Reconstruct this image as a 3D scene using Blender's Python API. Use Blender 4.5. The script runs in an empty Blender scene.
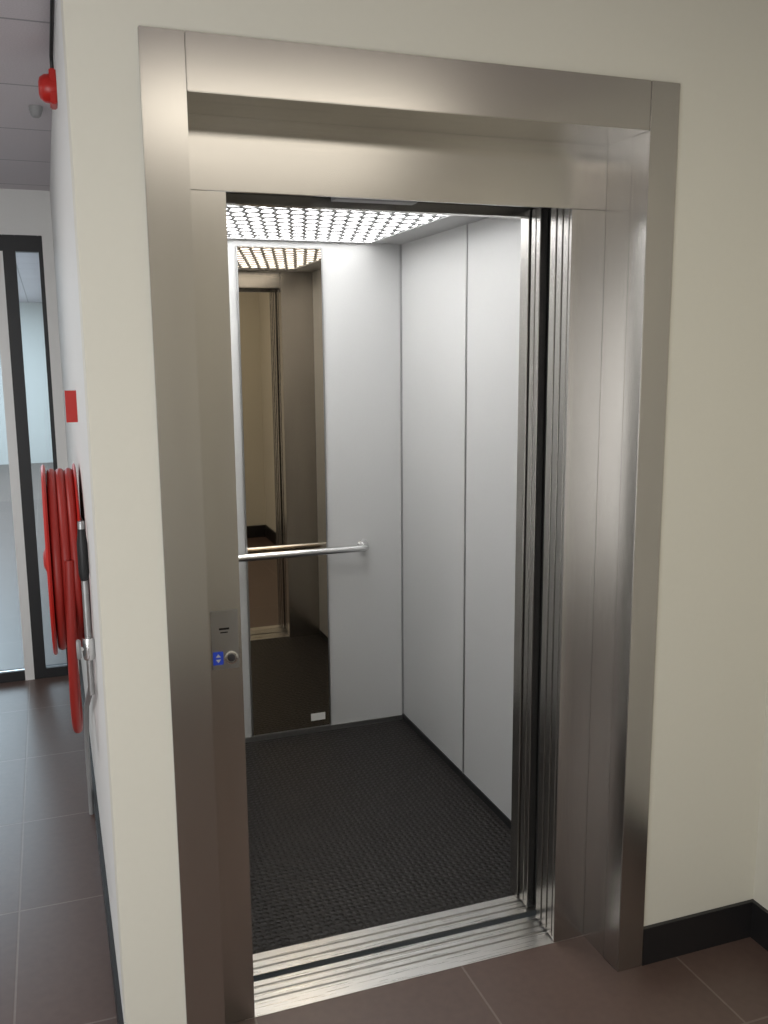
import bpy, bmesh, math, random
from mathutils import Vector, Matrix, Euler
random.seed(3)
sc=bpy.context.scene
sc.view_settings.view_transform='Standard'
COL=sc.collection
# ---------------------------------------------------------------- materials
def newmat(n):
    m=bpy.data.materials.new(n); m.use_nodes=True
    nt=m.node_tree; b=nt.nodes['Principled BSDF']
    return m,nt,b
def N(nt,t,**k):
    n=nt.nodes.new(t)
    for a,v in k.items(): setattr(n,a,v)
    return n
def simple(n,col,rough=.5,metal=0,emis=None,es=0,spec=None):
    m,nt,b=newmat(n)
    b.inputs['Base Color'].default_value=(*col,1)
    b.inputs['Roughness'].default_value=rough
    b.inputs['Metallic'].default_value=metal
    if spec is not None: b.inputs['Specular IOR Level'].default_value=spec
    if emis:
        b.inputs['Emission Color'].default_value=(*emis,1); b.inputs['Emission Strength'].default_value=es
    return m
def noisy(n,c1,c2,scale,rough,metal=0,stretch=(1,1,1),bump=0,rr=None,detail=4):
    m,nt,b=newmat(n)
    tc=N(nt,'ShaderNodeTexCoord'); mp=N(nt,'ShaderNodeMapping'); mp.inputs['Scale'].default_value=stretch
    nz=N(nt,'ShaderNodeTexNoise'); nz.inputs['Scale'].default_value=scale; nz.inputs['Detail'].default_value=detail
    cr=N(nt,'ShaderNodeMix',data_type='RGBA')
    cr.inputs[6].default_value=(*c1,1); cr.inputs[7].default_value=(*c2,1)
    L=nt.links
    L.new(tc.outputs['Object'],mp.inputs[0]); L.new(mp.outputs[0],nz.inputs['Vector'])
    L.new(nz.outputs['Fac'],cr.inputs[0]); L.new(cr.outputs[2],b.inputs['Base Color'])
    b.inputs['Metallic'].default_value=metal
    if rr:
        mr=N(nt,'ShaderNodeMapRange'); mr.inputs[3].default_value=rr[0]; mr.inputs[4].default_value=rr[1]
        mr.inputs[1].default_value=.3; mr.inputs[2].default_value=.7
        L.new(nz.outputs['Fac'],mr.inputs[0]); L.new(mr.outputs[0],b.inputs['Roughness'])
    else: b.inputs['Roughness'].default_value=rough
    if bump:
        bp=N(nt,'ShaderNodeBump'); bp.inputs['Strength'].default_value=bump; bp.inputs['Distance'].default_value=.001
        L.new(nz.outputs['Fac'],bp.inputs['Height']); L.new(bp.outputs[0],b.inputs['Normal'])
    return m
def steel(n,stretch,st2):
    m=noisy(n,(.51,.49,.465),(.55,.53,.505),22,.3,1,stretch,.004,(.24,.27),5)
    nt=m.node_tree; L=nt.links; b=nt.nodes['Principled BSDF']
    src=b.inputs['Base Color'].links[0].from_socket
    tc=N(nt,'ShaderNodeTexCoord'); mp=N(nt,'ShaderNodeMapping'); mp.inputs['Scale'].default_value=st2
    nz=N(nt,'ShaderNodeTexNoise'); nz.inputs['Scale'].default_value=3; nz.inputs['Detail'].default_value=2
    mr=N(nt,'ShaderNodeMapRange'); mr.inputs[1].default_value=.3; mr.inputs[2].default_value=.7; mr.inputs[3].default_value=.95; mr.inputs[4].default_value=1.04
    sc_=N(nt,'ShaderNodeVectorMath',operation='SCALE')
    L.new(tc.outputs['Object'],mp.inputs[0]); L.new(mp.outputs[0],nz.inputs['Vector']); L.new(nz.outputs['Fac'],mr.inputs[0])
    L.new(src,sc_.inputs[0]); L.new(mr.outputs[0],sc_.inputs['Scale']); L.new(sc_.outputs[0],b.inputs['Base Color'])
    return m
steelV=steel('brushed_steel_vertical',(30,30,.25),(3,3,.5))
steelH=steel('brushed_steel_horizontal',(.25,30,30),(.5,3,3))
alu=noisy('aluminium_sill',(.70,.69,.67),(.82,.81,.79),12,.3,1,(.5,30,30),.05,(.25,.36))
chrome=simple('polished_steel',(.75,.75,.75),.22,1)
wallc=noisy('wall_paint_cream',(.74,.72,.63),(.76,.74,.65),60,.7,0,(1,1,1),.1)
wallw=noisy('wall_paint_white',(.76,.76,.74),(.79,.79,.77),60,.7,0,(1,1,1),.1)
carwall=noisy('car_laminate',(.53,.53,.525),(.57,.57,.565),160,.4,0,(1,1,1),.05)
black=simple('black_plastic',(.012,.012,.013),.45)
dark=simple('dark_shadow_gap',(.01,.01,.01),.8)
baseb=simple('black_skirting',(.016,.015,.016),.4)
red=simple('red_enamel',(.50,.018,.012),.35)
redh=simple('red_rubber_hose',(.34,.022,.016),.45)
white=simple('white_plastic',(.8,.8,.78),.4)
greyp=simple('grey_plastic',(.3,.3,.3),.5)
mirrorm=simple('bronze_mirror',(.48,.41,.32),.015,1)
blue=simple('blue_display',(.01,.03,.22),.3,0,(.05,.12,.9),.2)
grey=simple('grey_metal',(.42,.42,.42),.35,1)
lampm=simple('lamp_diffuser',(1,1,1),.5,0,(1,1,.99),8.3)
TS,TX,TY=.6,0,-.3
def gridmat(name,ts,tx,ty,c1,c2,cm,ms,rough,nscale=40):
    m,nt,b=newmat(name); L=nt.links
    tc=N(nt,'ShaderNodeTexCoord'); mp=N(nt,'ShaderNodeMapping'); mp.inputs['Location'].default_value=(tx,ty,0)
    br=N(nt,'ShaderNodeTexBrick'); br.offset=0; br.squash=1
    br.inputs['Scale'].default_value=1; br.inputs['Brick Width'].default_value=ts; br.inputs['Row Height'].default_value=ts
    br.inputs['Mortar Size'].default_value=ms; br.inputs['Mortar Smooth'].default_value=.2
    br.inputs['Color1'].default_value=(*c1,1); br.inputs['Color2'].default_value=(*c2,1)
    br.inputs['Mortar'].default_value=(*cm,1)
    nz=N(nt,'ShaderNodeTexNoise'); nz.inputs['Scale'].default_value=nscale; nz.inputs['Detail'].default_value=6
    mr=N(nt,'ShaderNodeMapRange'); mr.inputs[3].default_value=.8; mr.inputs[4].default_value=1.15
    mx=N(nt,'ShaderNodeVectorMath',operation='SCALE')
    L.new(tc.outputs['Object'],mp.inputs[0]); L.new(mp.outputs[0],br.inputs['Vector']); L.new(tc.outputs['Object'],nz.inputs['Vector'])
    L.new(nz.outputs['Fac'],mr.inputs[0]); L.new(br.outputs['Color'],mx.inputs[0]); L.new(mr.outputs[0],mx.inputs['Scale']); L.new(mx.outputs[0],b.inputs['Base Color'])
    bp=N(nt,'ShaderNodeBump'); bp.invert=True; bp.inputs['Strength'].default_value=.4; bp.inputs['Distance'].default_value=.002
    L.new(br.outputs['Fac'],bp.inputs['Height']); L.new(bp.outputs[0],b.inputs['Normal'])
    b.inputs['Roughness'].default_value=rough
    return m
tile=gridmat('floor_tile_brown',TS,TX,TY,(.120,.079,.066),(.130,.087,.073),(.20,.155,.135),.0032,.33)
ceilm=gridmat('ceiling_tile_paint',.6,0,0,(.62,.58,.61),(.64,.60,.63),(.35,.34,.36),.006,.85,200)
def rubber():
    m,nt,b=newmat('black_studded_rubber'); L=nt.links
    tc=N(nt,'ShaderNodeTexCoord')
    vo=N(nt,'ShaderNodeTexVoronoi'); vo.inputs['Scale'].default_value=46; vo.inputs['Randomness'].default_value=.3
    nz=N(nt,'ShaderNodeTexNoise'); nz.inputs['Scale'].default_value=14; nz.inputs['Detail'].default_value=10; nz.inputs['Roughness'].default_value=.75
    L.new(tc.outputs['Object'],vo.inputs['Vector']); L.new(tc.outputs['Object'],nz.inputs['Vector'])
    mx=N(nt,'ShaderNodeMix',data_type='RGBA'); mx.inputs[6].default_value=(.004,.0036,.0035,1); mx.inputs[7].default_value=(.028,.0245,.0225,1)
    L.new(nz.outputs['Fac'],mx.inputs[0]); L.new(mx.outputs[2],b.inputs['Base Color'])
    mr=N(nt,'ShaderNodeMapRange'); mr.inputs[1].default_value=.2; mr.inputs[2].default_value=.45; mr.inputs[3].default_value=1; mr.inputs[4].default_value=0
    L.new(vo.outputs['Distance'],mr.inputs[0])
    bp=N(nt,'ShaderNodeBump'); bp.inputs['Strength'].default_value=.85; bp.inputs['Distance'].default_value=.0025
    L.new(mr.outputs[0],bp.inputs['Height']); L.new(bp.outputs[0],b.inputs['Normal'])
    b.inputs['Roughness'].default_value=.5; b.inputs['Specular IOR Level'].default_value=.28
    return m
rub=rubber()
def glassm():
    m,nt,b=newmat('clear_glass'); L=nt.links
    tr=N(nt,'ShaderNodeBsdfTransparent'); tr.inputs[0].default_value=(.88,.94,.97,1)
    gl=N(nt,'ShaderNodeBsdfGlossy'); gl.inputs['Roughness'].default_value=.02
    fr=N(nt,'ShaderNodeFresnel'); fr.inputs[0].default_value=1.45
    mx=N(nt,'ShaderNodeMixShader')
    L.new(fr.outputs[0],mx.inputs[0]); L.new(tr.outputs[0],mx.inputs[1]); L.new(gl.outputs[0],mx.inputs[2])
    L.new(mx.outputs[0],nt.nodes['Material Output'].inputs[0])
    return m
glass=glassm()
# ---------------------------------------------------------------- helpers
def link(o,parent=None):
    COL.objects.link(o)
    if parent: o.parent=parent
    return o
def empty(n,loc=(0,0,0)):
    e=bpy.data.objects.new(n,None); e.empty_display_size=.1; COL.objects.link(e); return e
def boxes(n,lst,mat,parent=None,bev=0):
    bm=bmesh.new()
    for x0,x1,y0,y1,z0,z1 in lst:
        r=bmesh.ops.create_cube(bm,size=1); c=Vector(((x0+x1)/2,(y0+y1)/2,(z0+z1)/2))
        for v in r['verts']: v.co=Vector((v.co.x*(x1-x0),v.co.y*(y1-y0),v.co.z*(z1-z0)))+c
    if bev: bmesh.ops.bevel(bm,geom=bm.edges[:],offset=bev,segments=2,affect='EDGES')
    me=bpy.data.meshes.new(n); bm.to_mesh(me); bm.free(); me.materials.append(mat)
    return link(bpy.data.objects.new(n,me),parent)
def box(n,x0,x1,y0,y1,z0,z1,mat,parent=None,bev=0): return boxes(n,[(x0,x1,y0,y1,z0,z1)],mat,parent,bev)
def lathe(n,prof,origin,axis,mat,parent=None,seg=48):
    ax=Vector(axis).normalized(); q=Vector((0,0,1)).rotation_difference(ax)
    vs=[];fs=[]
    for r,h in prof:
        for i in range(seg):
            a=2*math.pi*i/seg
            vs.append(Vector(origin)+q@Vector((r*math.cos(a),r*math.sin(a),h)))
    k=len(prof)
    for j in range(k-1):
        for i in range(seg):
            i2=(i+1)%seg; fs.append((j*seg+i,j*seg+i2,(j+1)*seg+i2,(j+1)*seg+i))
    fs.append(tuple(range(seg))[::-1]); fs.append(tuple((k-1)*seg+i for i in range(seg)))
    me=bpy.data.meshes.new(n); me.from_pydata([tuple(v) for v in vs],[],fs); me.materials.append(mat)
    for p in me.polygons: p.use_smooth=len(p.vertices)==4
    me.set_sharp_from_angle(angle=math.radians(40))
    return link(bpy.data.objects.new(n,me),parent)
def tube(n,pts,r,mat,parent=None,cyc=False,smooth=True,res=6):
    cu=bpy.data.curves.new(n,'CURVE'); cu.dimensions='3D'; cu.bevel_depth=r; cu.bevel_resolution=res; cu.use_fill_caps=True
    cu.resolution_u=16
    sp=cu.splines.new('NURBS' if smooth else 'POLY'); sp.points.add(len(pts)-1)
    for p,c in zip(sp.points,pts): p.co=(*c,1)
    if smooth: sp.order_u=4; sp.use_endpoint_u=not cyc
    sp.use_cyclic_u=cyc
    cu.materials.append(mat)
    o=bpy.data.objects.new(n,cu); link(o)
    dg=bpy.context.evaluated_depsgraph_get(); dg.update()
    me=bpy.data.meshes.new_from_object(o.evaluated_get(dg)); bpy.data.objects.remove(o)
    for p in me.polygons: p.use_smooth=True
    me.name=n
    return link(bpy.data.objects.new(n,me),parent)
# ---------------------------------------------------------------- dimensions
XC,XR=-.333,1.477
CZ,CZ2=2.66,2.55
YH=-2.75
YP=3.15
XW=-3.2
fx0,fx1,fx2,fx3=-.196,-.106,1.001,1.083
zF,zI,D,H=2.372,2.258,.169,2.098
# ---------------------------------------------------------------- room shell
wall=boxes
box('floor',XW,XR,YH,0,-.1,0,tile)
boxes('floor_corridor',[(XW,XC,0,14,-.1,0)],tile)
boxes('floor_threshold',[(fx1,fx2,0,D,-.1,0)],tile)
wall('wall_front',[(XC,fx0+.004,0,.12,0,CZ),(fx0+.004,fx3-.004,0,.12,zF-.004,CZ),(fx3-.004,XR,0,.12,0,CZ)],wallc)
wall('wall_shaft_side',[(XC,XC+.1,.12,YP+.05,0,CZ2)],wallw)
wall('wall_right',[(XR,XR+.12,YH,.12,0,CZ)],wallc)
wall('wall_rear',[(XW,XR,YH-.12,YH,0,CZ)],wallc)
wall('wall_left',[(XW-.12,XW,YH,YP,0,CZ)],wallw)
box('ceiling',XW,XR,YH,0,CZ,CZ+.1,ceilm)
box('ceiling_corridor',XW,XC,0,YP,CZ2,CZ+.1,ceilm)
boxes('baseboard_front',[(fx3+.001,XR-.012,-.012,0,0,.115),(XC,fx0-.001,-.012,0,0,.115)],baseb)
box('baseboard_right',XR-.012,XR,YH,0,0,.115,baseb)
box('baseboard_rear',XW,XR-.012,YH,YH+.012,0,.115,baseb)
box('baseboard_shaft_side',XC-.012,XC,0.0,YP-.04,0,.10,baseb)
wall('wall_far',[(XW,XC,14,14.1,0,CZ2)],wallw)
wall('wall_far_right',[(XC,XC+.1,YP+.05,14,0,CZ2)],wallw)
wall('wall_far_left',[(XW-.12,XW,YP,14,0,CZ2)],wallw)
box('ceiling_far',XW,XC,YP,14,CZ2,CZ2+.1,ceilm)
# glazed partition
box('trim_partition_lintel',XW,XC,YP,YP+.06,2.33,CZ2,wallw)
box('trim_partition_pier',-.385,XC,YP,YP+.06,0,2.33,wallw)
gd=empty('door_1')
boxes('door_frame',[(-.575,-.515,YP,YP+.06,0,2.33),(-.405,-.385,YP,YP+.06,0,2.33),(-.515,-.405,YP,YP+.06,2.25,2.33),(-.515,-.405,YP,YP+.06,0,.055),
  (XW,-.575,YP,YP+.06,2.25,2.33),(XW,-.62,YP,YP+.06,0,.055),(-1.75,-1.69,YP,YP+.06,.055,2.25)],black,gd,.002)
box('door_post_cover',-.622,-.575,YP,YP+.06,0,2.25,white,gd)
boxes('door_glass',[(-.515,-.405,YP+.025,YP+.033,.055,2.25),(-1.69,-.622,YP+.025,YP+.033,.055,2.25),(XW,-1.75,YP+.025,YP+.033,.055,2.25)],glass,gd)
# ---------------------------------------------------------------- elevator portal frame
fr=empty('elevator_door_frame'); t=-.012
boxes('jamb_left',[(fx0,fx1,t,.06,0,zF)],steelV,fr,.0015)
boxes('jamb_right',[(fx2,fx3,t,.06,0,zF)],steelV,fr,.0015)
boxes('reveal_right',[(fx2,fx2+.02,.06,D+.02,0,zF-.02)],steelV,fr)
boxes('reveal_left',[(fx1-.02,fx1,.06,D+.02,0,zF-.02)],steelV,fr)
boxes('header',[(fx1+.001,fx2-.001,t,.06,zI,zF)],steelH,fr,.0015)
boxes('header_soffit',[(fx1,fx2,.06,D+.01,zI,zI+.02)],steelH,fr)
boxes('inner_header',[(fx1,fx2,D,D+.012,H,zI)],steelH,fr,.001)
boxes('inner_jamb_left',[(fx1,0,D,D+.012,0,H-.0015)],steelV,fr,.001)
boxes('inner_jamb_right',[(.90,fx2,D,D+.012,0,H-.0015)],steelV,fr,.001)
# ---------------------------------------------------------------- doors (open, telescoped to the right)
ld=empty('elevator_landing_door')
boxes('fast_panel',[(.902,1.35,.188,.214,.006,H+.04)],steelV,ld,.0015)
boxes('slow_panel',[(.904,1.35,.224,.250,.006,H+.04)],steelV,ld,.0015)
boxes('rear_panel',[(.906,1.35,.260,.290,.006,H+.04)],steelV,ld,.0015)
boxes('door_hanger_track',[(-.05,1.35,.185,.29,H+.045,H+.09)],black,ld)
boxes('gap_shade_fill',[(.93,1.2,.296,.338,.006,H+.04)],dark,ld)  # near-black block stands in for the shade in the open door gap
cd=empty('elevator_car_door')
boxes('car_fast_panel',[(.905,1.35,.344,.366,.006,H+.03)],steelV,cd,.0015)
boxes('car_slow_panel',[(.907,1.35,.374,.398,.006,H+.03)],steelV,cd,.0015)
boxes('car_hanger_track',[(-.0,1.35,.33,.40,H+.035,H+.08)],black,cd)
boxes('car_track_plate',[(.30,.52,.30,.34,H+.016,H+.034)],greyp,cd)
sl=empty('elevator_door_sill')
def sill(n,y0,y1,ribs):
    w=y1-y0; L=[(-.02,1.2,y0,y1,-.03,-.008)]
    for a,b in ribs: L.append((-.02,1.2,y0+a*w,y0+b*w,-.008,.001))
    return boxes(n,L,alu,sl)
sill('landing_sill',D,.308,[(0,.40),(.46,.60),(.66,.80),(.86,1)])
sill('car_sill',.334,.428,[(0,.26),(.36,.60),(.70,1)])
box('sill_gap',-.02,1.2,.308,.334,-.3,-.05,dark,sl)
# ---------------------------------------------------------------- car
car=empty('elevator_car')
X0,X1,Y0,Y1,Z1=-.005,1.095,.428,1.925,2.2
box('car_floor',X0,X1,Y0,Y1,-.04,0,rub,car)
box('back_wall',X0,X1,Y1,Y1+.03,0,Z1,carwall,car)
boxes('side_wall_right',[(X1,X1+.03,.43,1.228,.012,Z1),(X1,X1+.03,1.240,Y1-.006,.012,Z1)],carwall,car)
box('seam_right',X1+.004,X1+.035,.43,Y1,0,Z1,dark,car)
boxes('side_wall_left',[(X0-.03,X0,.43,1.228,.012,Z1),(X0-.03,X0,1.240,Y1-.006,.012,Z1)],carwall,car)
box('seam_left',X0-.035,X0-.004,.43,Y1,0,Z1,dark,car)
boxes('seam_trim',[(X1-.003,X1,1.229,1.239,.0,Z1),(X1-.006,X1,Y1-.008,Y1,.0,Z1)],grey,car)
boxes('kick_strip',[(X1-.006,X1,.46,Y1-.008,0,.03),(X0,X0+.006,.46,Y1,0,.03)],black,car)
boxes('kick_strip_back',[(X0,X1,Y1-.006,Y1,0,.022)],grey,car)
boxes('front_return_right',[(.903,1.10,.406,.455,0,Z1)],steelV,car,.0015)
boxes('front_return_left',[(X0-.05,X0+.003,.406,.455,0,Z1)],steelV,car,.0015)
boxes('front_header',[(X0,.902,.406,.44,H+.01,Z1)],steelH,car,.001)
lx0,lx1,ly0,ly1=.06,.945,.55,1.90
boxes('car_ceiling',[(X0,lx0,Y0,Y1,Z1,Z1+.06),(lx1,X1,Y0,Y1,Z1,Z1+.06),(lx0,lx1,Y0,ly0,Z1,Z1+.06),(lx0,lx1,ly1,Y1,Z1,Z1+.06)],simple('car_ceiling_paint',(.40,.40,.40),.45,0),car)
def hexgrille():
    bm=bmesh.new(); ax_,ay=.030,.066; ix,iy=.0235,.045
    dx=ax_*math.sqrt(3); dy=ay*1.5
    r=0; y=ly0
    cl=lambda v,a,b:min(max(v,a),b)
    while y<ly1+ay*.4:
        x=lx0+(dx/2 if r%2 else 0)
        while x<lx1+dx*.4:
            O=[];I=[];T=[]
            for k in range(6):
                an=math.pi/6+k*math.pi/3
                O.append(bm.verts.new((cl(x+ax_*math.cos(an),lx0,lx1),cl(y+ay*math.sin(an),ly0,ly1),Z1+.001)))
                qx,qy=cl(x+ix*math.cos(an),lx0,lx1),cl(y+iy*math.sin(an),ly0,ly1)
                I.append(bm.verts.new((qx,qy,Z1+.001))); T.append(bm.verts.new((qx,qy,Z1+.005)))
            for k in range(6):
                j=(k+1)%6
                bm.faces.new((O[k],O[j],I[j],I[k])); bm.faces.new((I[k],I[j],T[j],T[k]))
            x+=dx
        y+=dy; r+=1
    me=bpy.data.meshes.new('light_louvre'); bm.to_mesh(me); bm.free(); me.materials.append(simple('louvre_grey',(.34,.34,.345),.5))
    link(bpy.data.objects.new('light_louvre',me),car)
hexgrille()
box('light_panel',lx0,lx1,ly0,ly1,Z1+.006,Z1+.03,lampm,car)
mi=empty('car_mirror')
box('mirror_glass',.368,.726,Y1-.009,Y1-.001,.03,2.17,mirrorm,mi)
boxes('mirror_edge',[(.361,.367,Y1-.010,Y1-.0005,.026,2.174),(.727,.733,Y1-.010,Y1-.0005,.026,2.174),(.367,.727,Y1-.010,Y1-.0005,2.171,2.176)],grey,mi)
box('mirror_sticker',.637,.705,Y1-.0105,Y1-.009,.060,.094,white,mi)
hr=empty('car_handrail')
z=.868
tube('rail',[(.12,Y1-.001,z),(.12,Y1-.045,z),(.125,Y1-.072,z),(.15,Y1-.072,z),(.3,Y1-.072,z),(.7,Y1-.072,z),(.86,Y1-.072,z),(.895,Y1-.072,z),(.90,Y1-.05,z),(.90,Y1-.001,z)],.0165,chrome,hr)
for x in (.12,.90): lathe('rail_flange',[(.026,0),(.026,.005),(.02,.007)],(x,Y1-.001,z),(0,-1,0),chrome,hr)
# call button
cb=empty('call_button_panel')
box('plate',-.074,-.008,D-.003,D-.0005,.972,1.120,grey,cb,.0008)
boxes('engraved_label',[(-.055,-.03,D-.0035,D-.003,1.072,1.077),(-.052,-.034,D-.0035,D-.003,1.064,1.067)],dark,cb)
box('direction_display',-.072,-.047,D-.005,D-.003,.985,1.018,blue,cb,.0005)
def tri(n,pts,mat):
    me=bpy.data.meshes.new(n); me.from_pydata([(x,D-.0054,zz) for x,zz in pts],[],[(0,1,2),(3,4,5)]); me.materials.append(mat); link(bpy.data.objects.new(n,me),cb)
tri('arrows',[(-.066,1.004),(-.053,1.004),(-.0595,1.013),(-.066,.999),(-.0595,.990),(-.053,.999)],white)
lathe('button_ring',[(.0165,0),(.0165,.004),(.013,.005),(.012,.003)],(-.028,D-.003,1.001),(0,-1,0),chrome,cb)
lathe('button_face',[(.0095,0),(.0095,.006),(.008,.007)],(-.028,D-.003,1.001),(0,-1,0),simple('button_black',(.05,.05,.06),.3),cb)
# ---------------------------------------------------------------- fire hose reel on shaft side wall
fh=empty('fire_hose_reel')
ry,rz=.93,1.12
def disc(n,xo,R,th):
    lathe(n,[(R-.02,0),(R,.0),(R+.006,th*.5),(R,th),(R-.02,th),(R-.03,th*.7),(.05,th*.7)],(xo,ry,rz),(-1,0,0),red,fh,64)
disc('rear_flange',XC-.012,.285,.008)
disc('front_flange',XC-.098,.285,.012)
lathe('hub',[(.04,0),(.04,.112),(.03,.116),(.02,.120)],(XC-.001,ry,rz),(-1,0,0),red,fh)
for i,xx in enumerate((XC-.033,XC-.058,XC-.083)):
    for R in (.19,.216,.242,.267):
        pts=[(xx,ry+R*math.cos(a*math.pi/12),rz+R*math.sin(a*math.pi/12)) for a in range(24)]
        tube('hose_coil',pts,.013,redh,fh,cyc=True)
tube('hose_tail',[(XC-.05,ry-.27,rz+.05),(XC-.055,ry-.275,rz-.1),(XC-.06,ry-.25,rz-.3),(XC-.06,ry-.15,rz-.50),(XC-.05,ry,rz-.56),(XC-.05,ry+.15,rz-.48),(XC-.055,ry+.24,rz-.3),(XC-.055,ry+.275,rz-.1)],.0135,redh,fh)
boxes('wall_bracket',[(XC-.012,XC,ry-.03,ry+.03,rz-.12,rz+.12)],red,fh,.002)
px=XC-.016
tube('supply_pipe',[(px,ry-.40,rz+.18),(px,ry-.40,rz-.30)],.009,grey,fh,smooth=False)
lathe('valve_body',[(.014,0),(.016,.01),(.016,.05),(.014,.06)],(px,ry-.40,rz-.20),(0,0,1),chrome,fh)
tube('valve_spout',[(px-.02,ry-.40,rz-.17),(px,ry-.40,rz-.17),(px,ry-.2,rz-.17),(px,ry-.02,rz-.02)],.008,chrome,fh,smooth=False)
lathe('valve_wheel',[(.024,0),(.028,.006),(.024,.012)],(px-.02,ry-.40,rz-.17),(-1,0,0),greyp,fh)
lathe('nozzle',[(.010,0),(.014,.02),(.014,.1),(.009,.14)],(px,ry-.40,rz+.02),(0,0,1),black,fh)
tube('floor_pipe',[(XC-.022,1.48,0.0),(XC-.022,1.48,.3),(XC-.018,1.30,.5),(px,ry-.30,rz-.32),(px,ry-.40,rz-.29)],.009,greyp,fh,smooth=False)
box('fire_hose_sign',XC-.031,XC,.78,.792,1.545,1.635,red)
al=empty('fire_alarm_sounder')
lathe('sounder_body',[(.036,0),(.038,.01),(.036,.03),(.028,.042),(.016,.046)],(XC-.0,.8,2.445),(-1,0,0),red,al)
box('sounder_base',XC-.018,XC,.765,.835,2.40,2.49,red,al,.003)
tube('sounder_cable',[(XC-.008,.02,2.53),(XC-.008,.80,2.53),(XC-.008,.80,2.49)],.005,black,al,smooth=False)
sd=empty('smoke_detector')
lathe('detector_body',[(.022,0),(.022,.012),(.016,.03),(.01,.035)],(-.385,1.45,CZ2),(0,0,-1),greyp,sd)
bx=empty('wall_sign_board')
box('board',-1.05,-.85,13.96,13.999,2.0,2.3,white,bx)
# ---------------------------------------------------------------- lights
def area(n,loc,rot,sx,sy,power,col):
    l=bpy.data.lights.new(n,'AREA'); l.shape='RECTANGLE'; l.size=sx; l.size_y=sy; l.energy=power; l.color=col
    o=bpy.data.objects.new(n,l); o.location=loc; o.rotation_euler=rot; COL.objects.link(o); return o
area('ceiling_light_hall',(.5,-1.7,CZ-.03),(0,0,0),1.2,.6,12,(1,.93,.80))
area('ceiling_light_corridor',(-1.8,.9,CZ2-.03),(0,0,0),.6,1.2,22,(1,.97,.96))
area('daylight_fill_rear',(-1.9,YH+.03,1.25),(math.radians(90),0,0),1.5,1.7,47,(.94,.97,1))  # added area lamp, no window built; set here to light the front wall evenly
area('far_room_light',(-1.8,9,CZ2-.03),(0,0,0),2,8,240,(.82,.93,1))
w=bpy.data.worlds.new('world'); sc.world=w; w.use_nodes=True
w.node_tree.nodes['Background'].inputs[0].default_value=(.6,.7,.8,1); w.node_tree.nodes['Background'].inputs[1].default_value=.05
# ---------------------------------------------------------------- camera
cam=bpy.data.cameras.new('camera'); co=bpy.data.objects.new('camera',cam); COL.objects.link(co); sc.camera=co
ya,pi_,ro,f=.345,.171,-.008,927.
fw=Vector((math.sin(ya)*math.cos(pi_),math.cos(ya)*math.cos(pi_),-math.sin(pi_)))
rt=Vector((math.cos(ya),-math.sin(ya),0)); up=rt.cross(fw)
r2=rt*math.cos(ro)+up*math.sin(ro); u2=-rt*math.sin(ro)+up*math.cos(ro)
M=Matrix((r2,u2,-fw)).transposed().to_4x4(); M.translation=Vector((-.410,-2.015,1.736)); co.matrix_world=M
cam.sensor_fit='VERTICAL'; cam.sensor_height=24; cam.lens=f/1024*24; cam.clip_start=.02; cam.clip_end=100
